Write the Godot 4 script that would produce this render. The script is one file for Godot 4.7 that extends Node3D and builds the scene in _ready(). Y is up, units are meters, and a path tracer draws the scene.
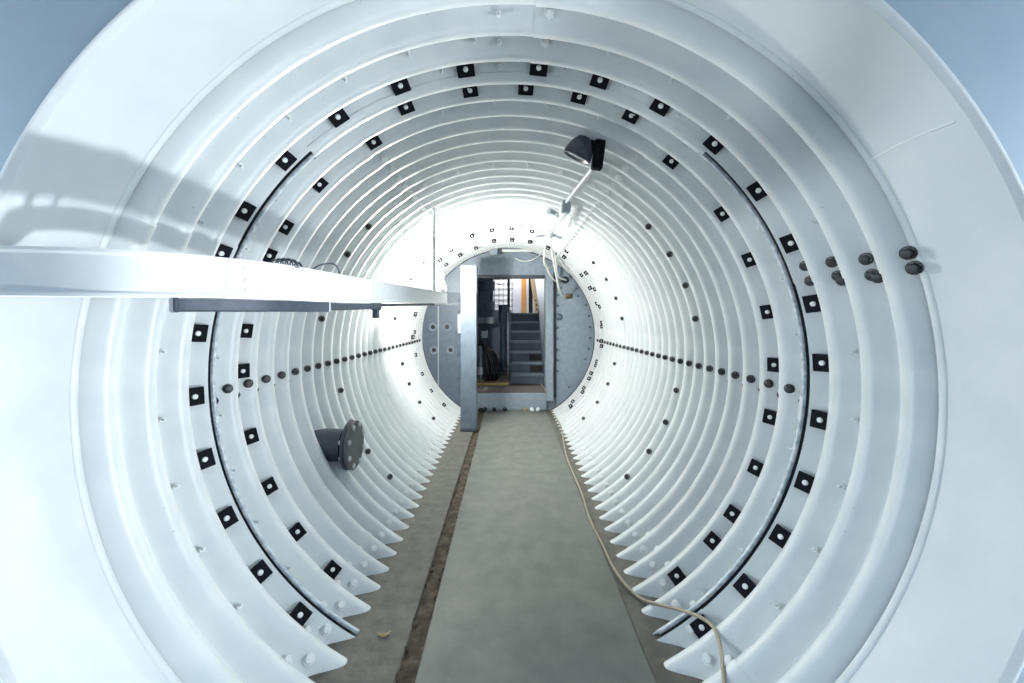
extends Node3D
# Corrugated steel access tunnel with a bulkhead doorway, seen from its smooth collar.
const F := 415.0            # focal length in pixels of the 1024x683 frame
const VX := 508.5           # pixel where the tunnel axis direction vanishes
const VY := 318.0
const HC := 1.32            # camera height above the floor
const AY := 1.07            # height of the tunnel axis
const R := 1.272             # mean radius of the corrugated tube
const AMP := 0.033          # half depth of the corrugation
const PITCH := 0.147
const CREST := 1.300        # distance of the first inward crest
const DB := 6.02            # distance of the bulkhead
var M := {}
var used := {}
var rng := RandomNumberGenerator.new()

# ------------------------------------------------------------------ pixels to places
func P(px: float, py: float, d: float) -> Vector3:
	return Vector3((px - VX) / F * d, HC - (py - VY) / F * d, -d)
func on_wall(px: float, py: float, rad: float) -> Vector3:
	var a := (px - VX) / F; var b := -(py - VY) / F; var o := HC - AY
	var A := a * a + b * b; var B := 2.0 * b * o; var C := o * o - rad * rad
	return P(px, py, (-B + sqrt(B * B - 4.0 * A * C)) / (2.0 * A))
func angle_at(px: float, py: float, d: float) -> float:
	var q := P(px, py, d); return atan2(q.y - AY, q.x)
func cyl_point(ang: float, rad: float, d: float) -> Vector3:
	return Vector3(cos(ang) * rad, AY + sin(ang) * rad, -d)
func corr_r(d: float) -> float:
	# broad rounded crests towards the axis, narrower valleys between them
	return R - AMP + 2.0 * AMP * pow(absf(sin(PI * (d - CREST) / PITCH)), 3.0)
func valley(k: int) -> float:
	return CREST + PITCH * (k + 0.5)

# ------------------------------------------------------------------ nodes
func numbered(n: String) -> String:
	if not used.has(n): used[n] = 0; return n
	used[n] += 1; return "%s_%03d" % [n, used[n]]
func tag(o, label := "", category := "", group := "", kind := ""):
	if label: o.set_meta("label", label)
	if category: o.set_meta("category", category)
	if group: o.set_meta("group", group)
	if kind: o.set_meta("kind", kind)
	return o
func base(called: String, at := Vector3.ZERO, label := "", category := "", group := "", kind := "") -> Node3D:
	var o := Node3D.new(); o.name = numbered(called); add_child(o); o.position = at
	tag(o, label, category, group, kind); return o
func put(called: String, mesh: Mesh, m: Material, parent: Node, xf := Transform3D.IDENTITY, label := "") -> MeshInstance3D:
	var o := MeshInstance3D.new(); o.name = called if parent != self else numbered(called)
	o.mesh = mesh; o.material_override = m; o.transform = xf
	parent.add_child(o, true)
	if label: o.set_meta("label", label)
	return o

# ------------------------------------------------------------------ shape helpers
func mb() -> SurfaceTool:
	var st := SurfaceTool.new(); st.begin(Mesh.PRIMITIVE_TRIANGLES); return st
func tri(st, a: Vector3, b: Vector3, c: Vector3, na: Vector3, nb: Vector3, nc: Vector3):
	if (b - a).cross(c - a).dot(na + nb + nc) > 0.0:
		var t := b; b = c; c = t; t = nb; nb = nc; nc = t
	st.set_normal(na); st.add_vertex(a); st.set_normal(nb); st.add_vertex(b); st.set_normal(nc); st.add_vertex(c)
func quad(st, a, b, c, d, na, nb, nc, nd):
	tri(st, a, b, c, na, nb, nc); tri(st, a, c, d, na, nc, nd)
func fquad(st, a: Vector3, b: Vector3, c: Vector3, d: Vector3, n: Vector3):
	quad(st, a, b, c, d, n, n, n, n)
func box(st, c: Vector3, s: Vector3, ch := 0.0, bs := Basis.IDENTITY):
	var h := s * 0.5
	ch = min(ch, min(h.x, min(h.y, h.z)) * 0.9)
	for ax in 3:
		var u := (ax + 1) % 3; var v := (ax + 2) % 3
		for sg in [-1.0, 1.0]:
			var q := []
			for k in [[-1, -1], [1, -1], [1, 1], [-1, 1]]:
				var p := Vector3.ZERO; p[ax] = sg * h[ax]; p[u] = k[0] * (h[u] - ch); p[v] = k[1] * (h[v] - ch)
				q.append(c + bs * p)
			var n := Vector3.ZERO; n[ax] = sg
			fquad(st, q[0], q[1], q[2], q[3], bs * n)
		if ch > 0.0:
			for su in [-1.0, 1.0]:
				for sv in [-1.0, 1.0]:
					var e := []
					for w in [-1.0, 1.0]:
						var p1 := Vector3.ZERO; p1[ax] = w * (h[ax] - ch); p1[u] = su * h[u]; p1[v] = sv * (h[v] - ch)
						var p2 := Vector3.ZERO; p2[ax] = w * (h[ax] - ch); p2[u] = su * (h[u] - ch); p2[v] = sv * h[v]
						e.append(c + bs * p1); e.append(c + bs * p2)
					var n2 := Vector3.ZERO; n2[u] = su; n2[v] = sv
					fquad(st, e[0], e[1], e[3], e[2], (bs * n2).normalized())
	if ch > 0.0:
		for sx in [-1.0, 1.0]:
			for sy in [-1.0, 1.0]:
				for sz in [-1.0, 1.0]:
					var g := Vector3(sx, sy, sz)
					var n3 := (bs * g).normalized()
					tri(st, c + bs * (g * Vector3(h.x, h.y - ch, h.z - ch)), c + bs * (g * Vector3(h.x - ch, h.y, h.z - ch)), c + bs * (g * Vector3(h.x - ch, h.y - ch, h.z)), n3, n3, n3)
func box_mesh(s: Vector3, ch := 0.0) -> ArrayMesh:
	var st := mb(); box(st, Vector3.ZERO, s, ch); return st.commit()
func box_at(c: Vector3, s: Vector3, ch := 0.0, bs := Basis.IDENTITY) -> ArrayMesh:
	var st := mb(); box(st, c, s, ch, bs); return st.commit()
func frame_of(dir: Vector3) -> Basis:
	var z := dir.normalized(); var up := Vector3.UP if absf(z.y) < 0.9 else Vector3.RIGHT
	var x := up.cross(z).normalized(); return Basis(x, z.cross(x), z)
# revolve a profile of (radius, height along axis) round the line a + axis*h
func lathe(st, a: Vector3, axis: Vector3, prof: Array, seg := 24, smooth := false):
	var b := frame_of(axis)
	for i in prof.size() - 1:
		var p: Vector2 = prof[i]; var q: Vector2 = prof[i + 1]
		var t := q - p
		if t.length() < 1e-7: continue
		var nr := Vector2(t.y, -t.x).normalized()
		var n0 := nr; var n1 := nr
		if smooth:
			if i > 0: n0 = (nr + _nrm(prof[i - 1], p)).normalized()
			if i < prof.size() - 2: n1 = (nr + _nrm(q, prof[i + 2])).normalized()
		for k in seg:
			var c0 := _rad(b, TAU * k / seg); var c1 := _rad(b, TAU * (k + 1) / seg)
			var z := b.z
			var v := [a + c0 * p.x + z * p.y, a + c1 * p.x + z * p.y, a + c1 * q.x + z * q.y, a + c0 * q.x + z * q.y]
			var n := [c0 * n0.x + z * n0.y, c1 * n0.x + z * n0.y, c1 * n1.x + z * n1.y, c0 * n1.x + z * n1.y]
			if p.x > 1e-6: tri(st, v[0], v[1], v[2] if q.x > 1e-6 else v[3], n[0], n[1], n[2] if q.x > 1e-6 else n[3])
			if q.x > 1e-6: tri(st, v[0], v[2], v[3], n[0], n[2], n[3])
func _nrm(p: Vector2, q: Vector2) -> Vector2:
	var t := q - p; return Vector2(t.y, -t.x).normalized()
func _rad(b: Basis, t: float) -> Vector3:
	return b.x * cos(t) + b.y * sin(t)
func rod(st, a: Vector3, b: Vector3, r: float, seg := 10, r2 := -1.0):
	var l := a.distance_to(b)
	if r2 < 0.0: r2 = r
	lathe(st, a, b - a, [Vector2(0, 0), Vector2(r, 0), Vector2(r2, l), Vector2(0, l)], seg)
func rod_mesh(a, b, r, seg := 10, r2 := -1.0) -> ArrayMesh:
	var st := mb(); rod(st, a, b, r, seg, r2); return st.commit()
func spline(pts: Array, n: int) -> Array:
	var out := []
	for i in pts.size() - 1:
		var p0: Vector3 = pts[max(i - 1, 0)]; var p1: Vector3 = pts[i]; var p2: Vector3 = pts[i + 1]; var p3: Vector3 = pts[min(i + 2, pts.size() - 1)]
		for k in n:
			var t := float(k) / n
			out.append(0.5 * ((2.0 * p1) + (p2 - p0) * t + (2.0 * p0 - 5.0 * p1 + 4.0 * p2 - p3) * t * t + (3.0 * p1 - p0 - 3.0 * p2 + p3) * t * t * t))
	out.append(pts[-1]); return out
func hose(pts: Array, r: float, seg := 8, n := 6) -> ArrayMesh:
	var st := mb(); var c := spline(pts, n) if n > 1 else pts
	var pb := Basis.IDENTITY
	for i in c.size():
		var t: Vector3 = (c[min(i + 1, c.size() - 1)] - c[max(i - 1, 0)]).normalized()
		var b: Basis
		if i == 0: b = frame_of(t)
		else:
			var x := (pb.x - t * pb.x.dot(t)).normalized(); b = Basis(x, t.cross(x), t)
		if i > 0:
			for k in seg:
				var u0 := TAU * k / seg; var u1 := TAU * (k + 1) / seg
				quad(st, c[i - 1] + _rad(pb, u0) * r, c[i - 1] + _rad(pb, u1) * r, c[i] + _rad(b, u1) * r, c[i] + _rad(b, u0) * r, _rad(pb, u0), _rad(pb, u1), _rad(b, u1), _rad(b, u0))
		pb = b
	return st.commit()
# extrude a polygon (x, y) between two distances
func slab_poly(st, poly: PackedVector2Array, d0: float, d1: float):
	var idx := Geometry2D.triangulate_polygon(poly)
	for i in range(0, idx.size(), 3):
		var a := poly[idx[i]]; var b := poly[idx[i + 1]]; var c := poly[idx[i + 2]]
		var f := Vector3(0, 0, 1)
		tri(st, Vector3(a.x, a.y, -d0), Vector3(b.x, b.y, -d0), Vector3(c.x, c.y, -d0), f, f, f)
		tri(st, Vector3(a.x, a.y, -d1), Vector3(b.x, b.y, -d1), Vector3(c.x, c.y, -d1), -f, -f, -f)
	var cw := Geometry2D.is_polygon_clockwise(poly)
	for i in poly.size():
		var a := poly[i]; var b := poly[(i + 1) % poly.size()]
		var t := (b - a)
		if t.length() < 1e-6: continue
		var n := Vector3(t.y, -t.x, 0).normalized() * (-1.0 if cw else 1.0)
		fquad(st, Vector3(a.x, a.y, -d0), Vector3(b.x, b.y, -d0), Vector3(b.x, b.y, -d1), Vector3(a.x, a.y, -d1), n)
# inside of a tube: profile of (distance, radius), normals point at the axis
func tube_in(st, prof: Array, a0: float, a1: float, steps: int, smooth := true):
	var nn := []
	for i in prof.size():
		var p: Vector2 = prof[max(i - 1, 0)]; var q: Vector2 = prof[min(i + 1, prof.size() - 1)]
		nn.append(Vector2(q.y - p.y, -(q.x - p.x)).normalized())   # (along d, along r)
	for i in prof.size() - 1:
		var p: Vector2 = prof[i]; var q: Vector2 = prof[i + 1]
		var n0: Vector2 = nn[i]; var n1: Vector2 = nn[i + 1]
		if not smooth:
			n0 = Vector2(q.y - p.y, -(q.x - p.x)).normalized(); n1 = n0
		for k in steps:
			var t0 := lerpf(a0, a1, float(k) / steps); var t1 := lerpf(a0, a1, float(k + 1) / steps)
			var e0 := Vector3(cos(t0), sin(t0), 0); var e1 := Vector3(cos(t1), sin(t1), 0); var o := Vector3(0, AY, 0); var z := Vector3(0, 0, -1)
			quad(st, o + e0 * p.y + z * p.x, o + e1 * p.y + z * p.x, o + e1 * q.y + z * q.x, o + e0 * q.y + z * q.x, e0 * n0.y + z * n0.x, e1 * n0.y + z * n0.x, e1 * n1.y + z * n1.x, e0 * n1.y + z * n1.x)
func corr_panel(d0: float, d1: float, deg0: float, deg1: float, off: float) -> ArrayMesh:
	var st := mb(); var n := int(ceil((d1 - d0) / PITCH * 18.0)); var prof := []
	for i in n + 1:
		var d := lerpf(d0, d1, float(i) / n); prof.append(Vector2(d, corr_r(d) + off))
	var a0 := deg_to_rad(deg0); var a1 := deg_to_rad(deg1); var steps := int(ceil((deg1 - deg0) / 1.8))
	tube_in(st, prof, a0, a1, steps)
	# cut edges: a few millimetres of plate thickness
	for e in [a0, a1]:
		var er := Vector3(cos(e), sin(e), 0); var tn := Vector3(-sin(e), cos(e), 0) * (-1.0 if e == a0 else 1.0); var o := Vector3(0, AY, 0)
		for i in n:
			var p: Vector2 = prof[i]; var q: Vector2 = prof[i + 1]
			fquad(st, o + er * p.y + Vector3(0, 0, -p.x), o + er * (p.y + 0.007) + Vector3(0, 0, -p.x), o + er * (q.y + 0.007) + Vector3(0, 0, -q.x), o + er * q.y + Vector3(0, 0, -q.x), tn)
	for e in [[prof[0], -1.0], [prof[-1], 1.0]]:
		var p: Vector2 = e[0]
		tube_in(st, [p, Vector2(p.x, p.y + 0.008)], a0, a1, steps, false)
	return st.commit()
func wall_basis(ang: float, tilt := 0.0) -> Basis:
	# y points at the axis, z along the tunnel towards the viewer; tilt turns y towards the viewer
	var y := Vector3(-cos(ang), -sin(ang), 0); var z := Vector3(0, 0, 1)
	var b := Basis(y.cross(z), y, z)
	return b * Basis(Vector3(1, 0, 0), tilt)

# ------------------------------------------------------------------ materials
func mat(c: Color, rough := 0.5, metal := 0.0) -> StandardMaterial3D:
	var m := StandardMaterial3D.new(); m.albedo_color = c; m.roughness = rough; m.metallic = metal
	return m
func noise_tex(seed_: int, freq: float, c0: Color, c1: Color, gain := 1.0, specks := 0, speck_c := Color.BLACK, size := 512, cell := false) -> ImageTexture:
	var n := FastNoiseLite.new(); n.seed = seed_; n.frequency = freq; n.fractal_octaves = 5
	n.noise_type = FastNoiseLite.TYPE_CELLULAR if cell else FastNoiseLite.TYPE_SIMPLEX_SMOOTH
	var g := n.get_seamless_image(size, size)
	var im := Image.create(size, size, false, Image.FORMAT_RGB8)
	for y in size:
		for x in size:
			var v := clampf((g.get_pixel(x, y).r - 0.5) * gain + 0.5, 0.0, 1.0)
			im.set_pixel(x, y, c0.lerp(c1, v))
	var r := RandomNumberGenerator.new(); r.seed = seed_ * 7 + 1
	for i in specks:
		var cx := r.randi() % size; var cy := r.randi() % size; var s := 1 + (r.randi() % 2)
		im.fill_rect(Rect2i(cx, cy, s, s), im.get_pixel(cx, cy).lerp(speck_c, r.randf_range(0.3, 0.9)))
	im.generate_mipmaps()
	return ImageTexture.create_from_image(im)
func bump_tex(seed_: int, freq: float, strength: float, size := 512) -> ImageTexture:
	var n := FastNoiseLite.new(); n.seed = seed_; n.frequency = freq; n.fractal_octaves = 4
	var g := n.get_seamless_image(size, size); g.convert(Image.FORMAT_RGBA8); g.bump_map_to_normal_map(strength)
	g.generate_mipmaps(); return ImageTexture.create_from_image(g)
func tmat(tex: Texture2D, rough: float, scale: float, bump: Texture2D = null, bs := 0.5) -> StandardMaterial3D:
	var m := mat(Color.WHITE, rough); m.albedo_texture = tex
	m.uv1_triplanar = true; m.uv1_world_triplanar = true; m.uv1_scale = Vector3.ONE * scale
	if bump: m.normal_enabled = true; m.normal_texture = bump; m.normal_scale = bs
	return m
func make_materials():
	var peel := bump_tex(11, 0.02, 3.0)
	var rough_b := bump_tex(12, 0.05, 6.0)
	M.paint = tmat(noise_tex(1, 0.012, Color(0.80, 0.825, 0.835), Color(0.855, 0.87, 0.872), 1.3, 22, Color(0.45, 0.42, 0.36)), 0.40, 0.9, peel, 0.10)
	M.collar = tmat(noise_tex(2, 0.008, Color(0.80, 0.825, 0.84), Color(0.85, 0.865, 0.872), 1.3, 10, Color(0.3, 0.3, 0.32)), 0.45, 0.8, peel, 0.10)
	M.white = tmat(noise_tex(3, 0.02, Color(0.85, 0.865, 0.87), Color(0.89, 0.90, 0.90), 1.2, 12, Color(0.6, 0.6, 0.6)), 0.4, 1.5, peel, 0.08)
	M.beam = tmat(noise_tex(31, 0.02, Color(0.92, 0.93, 0.935), Color(0.95, 0.955, 0.955), 1.2, 10, Color(0.6, 0.6, 0.6)), 0.35, 1.5, peel, 0.06)
	M.wallblue = tmat(noise_tex(4, 0.006, Color(0.60, 0.66, 0.71), Color(0.64, 0.695, 0.74), 1.2), 0.6, 0.6, peel, 0.1)
	M.bulkhead = tmat(noise_tex(5, 0.02, Color(0.50, 0.555, 0.605), Color(0.555, 0.605, 0.65), 1.3, 30, Color(0.40, 0.43, 0.46)), 0.45, 1.0, peel, 0.06)
	M.post = tmat(noise_tex(32, 0.015, Color(0.33, 0.38, 0.43), Color(0.38, 0.425, 0.47), 1.4, 20, Color(0.33, 0.36, 0.4)), 0.45, 1.0, peel, 0.06)
	M.bulk_dark = tmat(noise_tex(6, 0.02, Color(0.33, 0.38, 0.44), Color(0.37, 0.42, 0.475), 1.3, 20, Color(0.25, 0.27, 0.3)), 0.45, 1.0, peel, 0.06)
	M.concrete = tmat(noise_tex(7, 0.011, Color(0.375, 0.392, 0.372), Color(0.44, 0.452, 0.425), 1.2, 300, Color(0.33, 0.33, 0.31), 1024), 0.6, 0.45, rough_b, 0.12)
	M.strip = tmat(noise_tex(8, 0.014, Color(0.35, 0.345, 0.32), Color(0.43, 0.42, 0.39), 1.4, 500, Color(0.25, 0.23, 0.2), 1024), 0.75, 0.6, rough_b, 0.2)
	M.trench = tmat(noise_tex(9, 0.03, Color(0.22, 0.19, 0.16), Color(0.40, 0.36, 0.30), 1.6, 150, Color(0.12, 0.11, 0.1)), 0.95, 0.8, rough_b, 0.5)
	M.black = mat(Color(0.07, 0.085, 0.11), 0.85); M.black.metallic_specular = 0.25
	M.bolt_black = mat(Color(0.10, 0.115, 0.135), 0.45)
	M.slate = tmat(noise_tex(10, 0.03, Color(0.20, 0.235, 0.28), Color(0.26, 0.29, 0.335), 1.5, 80, Color(0.42, 0.44, 0.47)), 0.45, 2.0)
	M.recess = mat(Color(0.42, 0.47, 0.52), 0.6)
	M.gap = mat(Color(0.30, 0.34, 0.38), 0.7)
	M.steel = mat(Color(0.62, 0.65, 0.67), 0.35, 0.6)
	M.galv = mat(Color(0.70, 0.73, 0.75), 0.4, 0.3)
	M.rim = tmat(noise_tex(13, 0.05, Color(0.62, 0.67, 0.72), Color(0.84, 0.86, 0.87), 2.0, 20, Color(0.3, 0.32, 0.35)), 0.4, 1.0)
	M.grey_box = mat(Color(0.50, 0.55, 0.58), 0.5)
	M.cable = mat(Color(0.66, 0.62, 0.55), 0.6)
	M.white_cable = mat(Color(0.90, 0.91, 0.90), 0.5)
	M.rubber = mat(Color(0.07, 0.075, 0.085), 0.6)
	M.pipe_blue = mat(Color(0.26, 0.32, 0.38), 0.4)
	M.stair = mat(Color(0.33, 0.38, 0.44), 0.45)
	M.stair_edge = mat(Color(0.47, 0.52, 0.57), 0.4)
	M.grille = mat(Color(0.06, 0.07, 0.09), 0.6)
	M.room_wall = mat(Color(0.46, 0.51, 0.57), 0.7)
	M.room_floor = tmat(noise_tex(14, 0.03, Color(0.30, 0.28, 0.27), Color(0.38, 0.355, 0.34), 1.5), 0.7, 2.0)
	M.upper_wall = mat(Color(0.82, 0.84, 0.87), 0.7)
	M.grey_panel = mat(Color(0.68, 0.70, 0.75), 0.6)
	M.orange_wood = tmat(noise_tex(15, 0.04, Color(0.74, 0.52, 0.29), Color(0.83, 0.61, 0.37), 1.5), 0.6, 3.0)
	M.pale_wood = tmat(noise_tex(16, 0.04, Color(0.80, 0.70, 0.56), Color(0.88, 0.80, 0.68), 1.5), 0.65, 3.0)
	M.brown_board = tmat(noise_tex(17, 0.03, Color(0.38, 0.32, 0.27), Color(0.50, 0.43, 0.36), 1.5), 0.7, 3.0)
	M.yellow = mat(Color(0.74, 0.66, 0.45), 0.6)
	M.rust = mat(Color(0.62, 0.44, 0.20), 0.8)
	M.straw = mat(Color(0.62, 0.57, 0.42), 0.8)
	M.tube_glass = mat(Color(0.86, 0.88, 0.88), 0.2)
	M.lens = mat(Color(0.62, 0.66, 0.68), 0.12)
	M.lit = mat(Color(0.95, 0.95, 0.92), 0.5); M.lit.emission_enabled = true; M.lit.emission = Color(1, 0.98, 0.93); M.lit.emission_energy_multiplier = 3.0
	M.lit_cool = mat(Color(0.95, 0.95, 0.95), 0.5); M.lit_cool.emission_enabled = true; M.lit_cool.emission = Color(0.97, 0.99, 1.0); M.lit_cool.emission_energy_multiplier = 3.0

# ------------------------------------------------------------------ scene
func _ready():
	rng.seed = 42
	# camera: level, with the lens shifted down a little
	var cam := Camera3D.new(); cam.name = "camera"; add_child(cam)
	cam.position = Vector3(0, HC, 0)
	var near := 0.05
	cam.set_frustum(683.0 / F * near, Vector2((512.0 - VX) / F * near, -(341.5 - VY) / F * near), near, 100.0)
	cam.current = true
	# sky: pale overcast, seen only through the open end of the chamber behind the camera
	var env := Environment.new(); env.background_mode = Environment.BG_SKY
	var sky := Sky.new(); var sm := ProceduralSkyMaterial.new()
	sm.sky_top_color = Color(0.66, 0.78, 0.90); sm.sky_horizon_color = Color(0.84, 0.90, 0.95)
	sm.ground_horizon_color = Color(0.84, 0.90, 0.95); sm.ground_bottom_color = Color(0.55, 0.60, 0.63)
	sm.energy_multiplier = 1.0
	sky.sky_material = sm; env.sky = sky
	env.tonemap_mode = Environment.TONE_MAPPER_LINEAR
	env.tonemap_exposure = 1.1
	env.sdfgi_enabled = true; env.ssao_enabled = true; env.ssil_enabled = true
	var we := WorldEnvironment.new(); we.name = "world_environment"; we.environment = env; add_child(we)
	make_materials()
	build_floor()
	build_tunnel()
	build_chamber()
	build_bulkhead()
	build_stair_room()
	build_beam()
	build_lamps()
	build_tunnel_objects()

func flood_light(at: Vector3, aim: Vector3, energy: float, col: Color, ang: float, size: float, parent: Node):
	var l := SpotLight3D.new(); l.name = "lamp_light"
	l.light_energy = energy; l.light_color = col; l.spot_angle = ang; l.spot_range = 30.0; l.spot_attenuation = 2.0; l.spot_angle_attenuation = 1.0
	l.light_size = size; l.shadow_enabled = true
	parent.add_child(l); l.global_position = at
	l.look_at(at + aim, Vector3.UP if absf(aim.normalized().y) < 0.95 else Vector3.RIGHT)

func build_floor():
	var fl := base("floor", Vector3.ZERO, "", "", "", "structure")
	# main slab, side strips and the filled slot between them
	put("slab", box_at(Vector3((-0.34 + 0.537) / 2, -0.06, -(DB - 0.0 - 1.2) / 2 ), Vector3(0.877, 0.12, DB + 1.2 - 0.0), 0.004), M.concrete, fl, Transform3D.IDENTITY, "pale grey concrete walkway slab")
	put("side_strip", box_at(Vector3((-0.415 - 1.0) / 2, -0.062, -(DB - 1.2) / 2), Vector3(0.585, 0.12, DB + 1.2), 0.004), M.strip, fl, Transform3D.IDENTITY, "brownish concrete strip beside the corrugated wall")
	put("side_strip", box_at(Vector3((0.538 + 1.0) / 2, -0.075, -(DB - 1.2) / 2), Vector3(0.462, 0.12, DB + 1.2), 0.004), M.strip, fl)
	# dirt in the slot, with an uneven top
	var st := mb(); var nz := FastNoiseLite.new(); nz.seed = 5; nz.frequency = 6.0
	var n := 150; var xs := [-0.42, -0.40, -0.38, -0.36, -0.335]
	var pts := []
	for i in n + 1:
		var row := []
		for x in xs:
			var d := lerpf(0.6, DB, float(i) / n)
			row.append(Vector3(x, -0.022 + 0.008 * nz.get_noise_2d(x * 3.0, d), -d))
		pts.append(row)
	for i in n:
		for j in xs.size() - 1:
			var a: Vector3 = pts[i][j]; var b: Vector3 = pts[i][j + 1]; var c: Vector3 = pts[i + 1][j + 1]; var e: Vector3 = pts[i + 1][j]
			var nn := (b - a).cross(c - a).normalized()
			if nn.y < 0: nn = -nn
			fquad(st, a, b, c, e, nn)
	put("slot_filling", st.commit(), M.trench, fl, Transform3D.IDENTITY, "dark dirt filled slot running along the floor")
	put("slot_bed", box_at(Vector3(-0.378, -0.1, -2.4), Vector3(0.08, 0.05, 7.2)), M.trench, fl)
	# crumbled edges of the slot
	var e := mb()
	for i in 60:
		var d := rng.randf_range(1.4, 5.0); var s := rng.randf_range(0.006, 0.02)
		var x := -0.417 if i % 2 == 0 else -0.339
		box(e, Vector3(x + rng.randf_range(-0.004, 0.004), -0.012, -d), Vector3(s, 0.02, s * rng.randf_range(1.0, 3.0)), 0.004, Basis(Vector3.UP, rng.randf() * TAU))
	tag(put("crumbs", e.commit(), M.trench, fl), "", "", "", "stuff")
	put("subfloor", box_at(Vector3(0, -0.21, -2.4), Vector3(4.4, 0.16, 9.8)), M.strip, fl)
	put("chamber_slab", box_at(Vector3(0, -0.07, 0.85), Vector3(4.4, 0.12, 3.2)), M.strip, fl)

func build_tunnel():
	var w := base("wall_tunnel", Vector3.ZERO, "white painted corrugated steel tunnel lining", "", "", "structure")
	# collar: smooth steel cylinder with a rounded outer lip and a weld bead
	var st := mb()
	tube_in(st, [Vector2(0.965, 1.285), Vector2(1.215, 1.285)], deg_to_rad(-62), deg_to_rad(242), 170)
	put("collar", st.commit(), M.collar, w, Transform3D.IDENTITY, "smooth white collar ring at the tunnel mouth")
	st = mb()
	tube_in(st, [Vector2(0.965, 1.285), Vector2(0.962, 1.287), Vector2(0.954, 1.296), Vector2(0.952, 1.299), Vector2(0.952, 1.304)], deg_to_rad(-62), deg_to_rad(242), 170)
	put("lip", st.commit(), M.white, w, Transform3D.IDENTITY, "bevelled lip of the tunnel mouth")
	st = mb()
	var prof := []
	for i in 9:
		var t := PI * i / 8.0
		prof.append(Vector2(1.213 + 0.013 * (1.0 - cos(t)), 1.287 - 0.009 * sin(t)))
	tube_in(st, prof, deg_to_rad(-62), deg_to_rad(242), 170)
	put("weld_bead", st.commit(), M.paint, w)
	for s in [[[968, 113], [889, 147]]]:
		var a0 := angle_at(s[0][0], s[0][1], 0.99)
		put("weld_seam", hose([cyl_point(a0, 1.285, 0.99), cyl_point(a0 + 0.004, 1.286, 1.1), cyl_point(a0 - 0.002, 1.285, 1.215)], 0.003, 6, 6), M.white, w)
	# the near ring of plates, with its own seams
	for s in [[-62, -50, 0.0], [-50, 18.3, 0.004], [18.3, 86, 0.0], [86, 154, 0.004], [154, 242, 0.0]]:
		put("corrugated_plate", corr_panel(1.232, 1.719, s[0], s[1], s[2]), M.paint, w)
	# the rings beyond the joint: upper and lower plates break at different places
	var up := [1.751, 2.69, 4.46, DB]; var lo := [1.751, 2.98, 4.75, DB]
	for i in 3:
		for s in [[-4.6, 57.3, 0.0], [57.3, 122.7, 0.004], [122.7, 184.6, 0.0]]:
			put("corrugated_plate", corr_panel(up[i], up[i + 1] + (0.01 if i < 2 else 0.0), s[0], s[1], s[2] + (0.003 if i == 1 else 0.0)), M.paint, w)
		for s in [[-62, -4.6, 0.004], [184.6, 242, 0.004]]:
			put("corrugated_plate", corr_panel(lo[i], lo[i + 1] + (0.01 if i < 2 else 0.0), s[0], s[1], s[2] + (0.003 if i == 1 else 0.0)), M.paint, w)
	# earth sleeve behind the plates; it shows dark in the joint between the rings
	st = mb()
	tube_in(st, [Vector2(0.97, 1.345), Vector2(DB + 0.1, 1.345)], 0, TAU, 96)
	tube_in(st, [Vector2(DB + 0.1, 1.40), Vector2(0.97, 1.40)], 0, TAU, 96)
	put("outer_sleeve", st.commit(), M.gap, w)
	st = mb()
	for sd in [[-59.5, 50.0], [130.0, 239.5]]:
		st = mb()
		tube_in(st, [Vector2(1.752, 1.254), Vector2(1.739, 1.250), Vector2(1.737, 1.248), Vector2(1.737, 1.238), Vector2(1.740, 1.235), Vector2(1.749, 1.235), Vector2(1.752, 1.239)], deg_to_rad(sd[0]), deg_to_rad(sd[1]), 60, false)
		put("joint_flange", st.commit(), M.rim, w, Transform3D.IDENTITY, "worn steel flange at the open joint")
	st = mb(); tube_in(st, [Vector2(1.67, 1.335), Vector2(1.763, 1.335), Vector2(1.763, 1.25)], deg_to_rad(-61), deg_to_rad(241), 150, false)
	put("joint_recess", st.commit(), M.recess, w, Transform3D.IDENTITY, "dark recess of the joint")
	put("joint_cover", corr_panel(1.705, 1.763, 49.0, 131.0, -0.002), M.paint, w)
	# small cover plate over the joint on the right
	var ca := deg_to_rad(-6.0)
	put("cover_strip", box_mesh(Vector3(0.10, 0.008, 0.02), 0.002), M.paint, w, Transform3D(wall_basis(ca), cyl_point(ca, 1.238, 1.748)))
	# ---- fasteners (shared meshes)
	var hb := mb()
	lathe(hb, Vector3.ZERO, Vector3.UP, [Vector2(0.021, -0.004), Vector2(0.021, 0.002), Vector2(0.0165, 0.003)], 12)
	lathe(hb, Vector3.ZERO, Vector3.UP, [Vector2(0.0165, 0.002), Vector2(0.0165, 0.012), Vector2(0.013, 0.0155), Vector2(0, 0.0165)], 6)
	var hex: ArrayMesh = hb.commit()
	var pb := mb()
	lathe(pb, Vector3.ZERO, Vector3.UP, [Vector2(0.009, -0.004), Vector2(0.009, 0.004), Vector2(0.005, 0.005), Vector2(0.0045, 0.026), Vector2(0, 0.028)], 8)
	var pin: ArrayMesh = pb.commit()
	var wb := mb()
	box(wb, Vector3.ZERO, Vector3(0.071, 0.007, 0.071), 0.0015)
	var plate: ArrayMesh = wb.commit()
	var wh := mb()
	lathe(wh, Vector3.ZERO, Vector3.UP, [Vector2(0.0105, 0), Vector2(0.0105, 0.006), Vector2(0.008, 0.009), Vector2(0, 0.01)], 10)
	var head: ArrayMesh = wh.commit()
	# side seams: dark bolts in every valley
	for sd in [deg_to_rad(-3.0), deg_to_rad(183.0)]:
		for k in range(3, 31):
			var d := valley(k) + 0.038
			add_bolt(hex, M.bolt_black, w, sd, d, 0.8)
			if k < 8:
				add_bolt(hex, M.bolt_black, w, sd - (0.036 if sd < 1.0 else -0.036), valley(k) + 0.004, 0.3)
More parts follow.
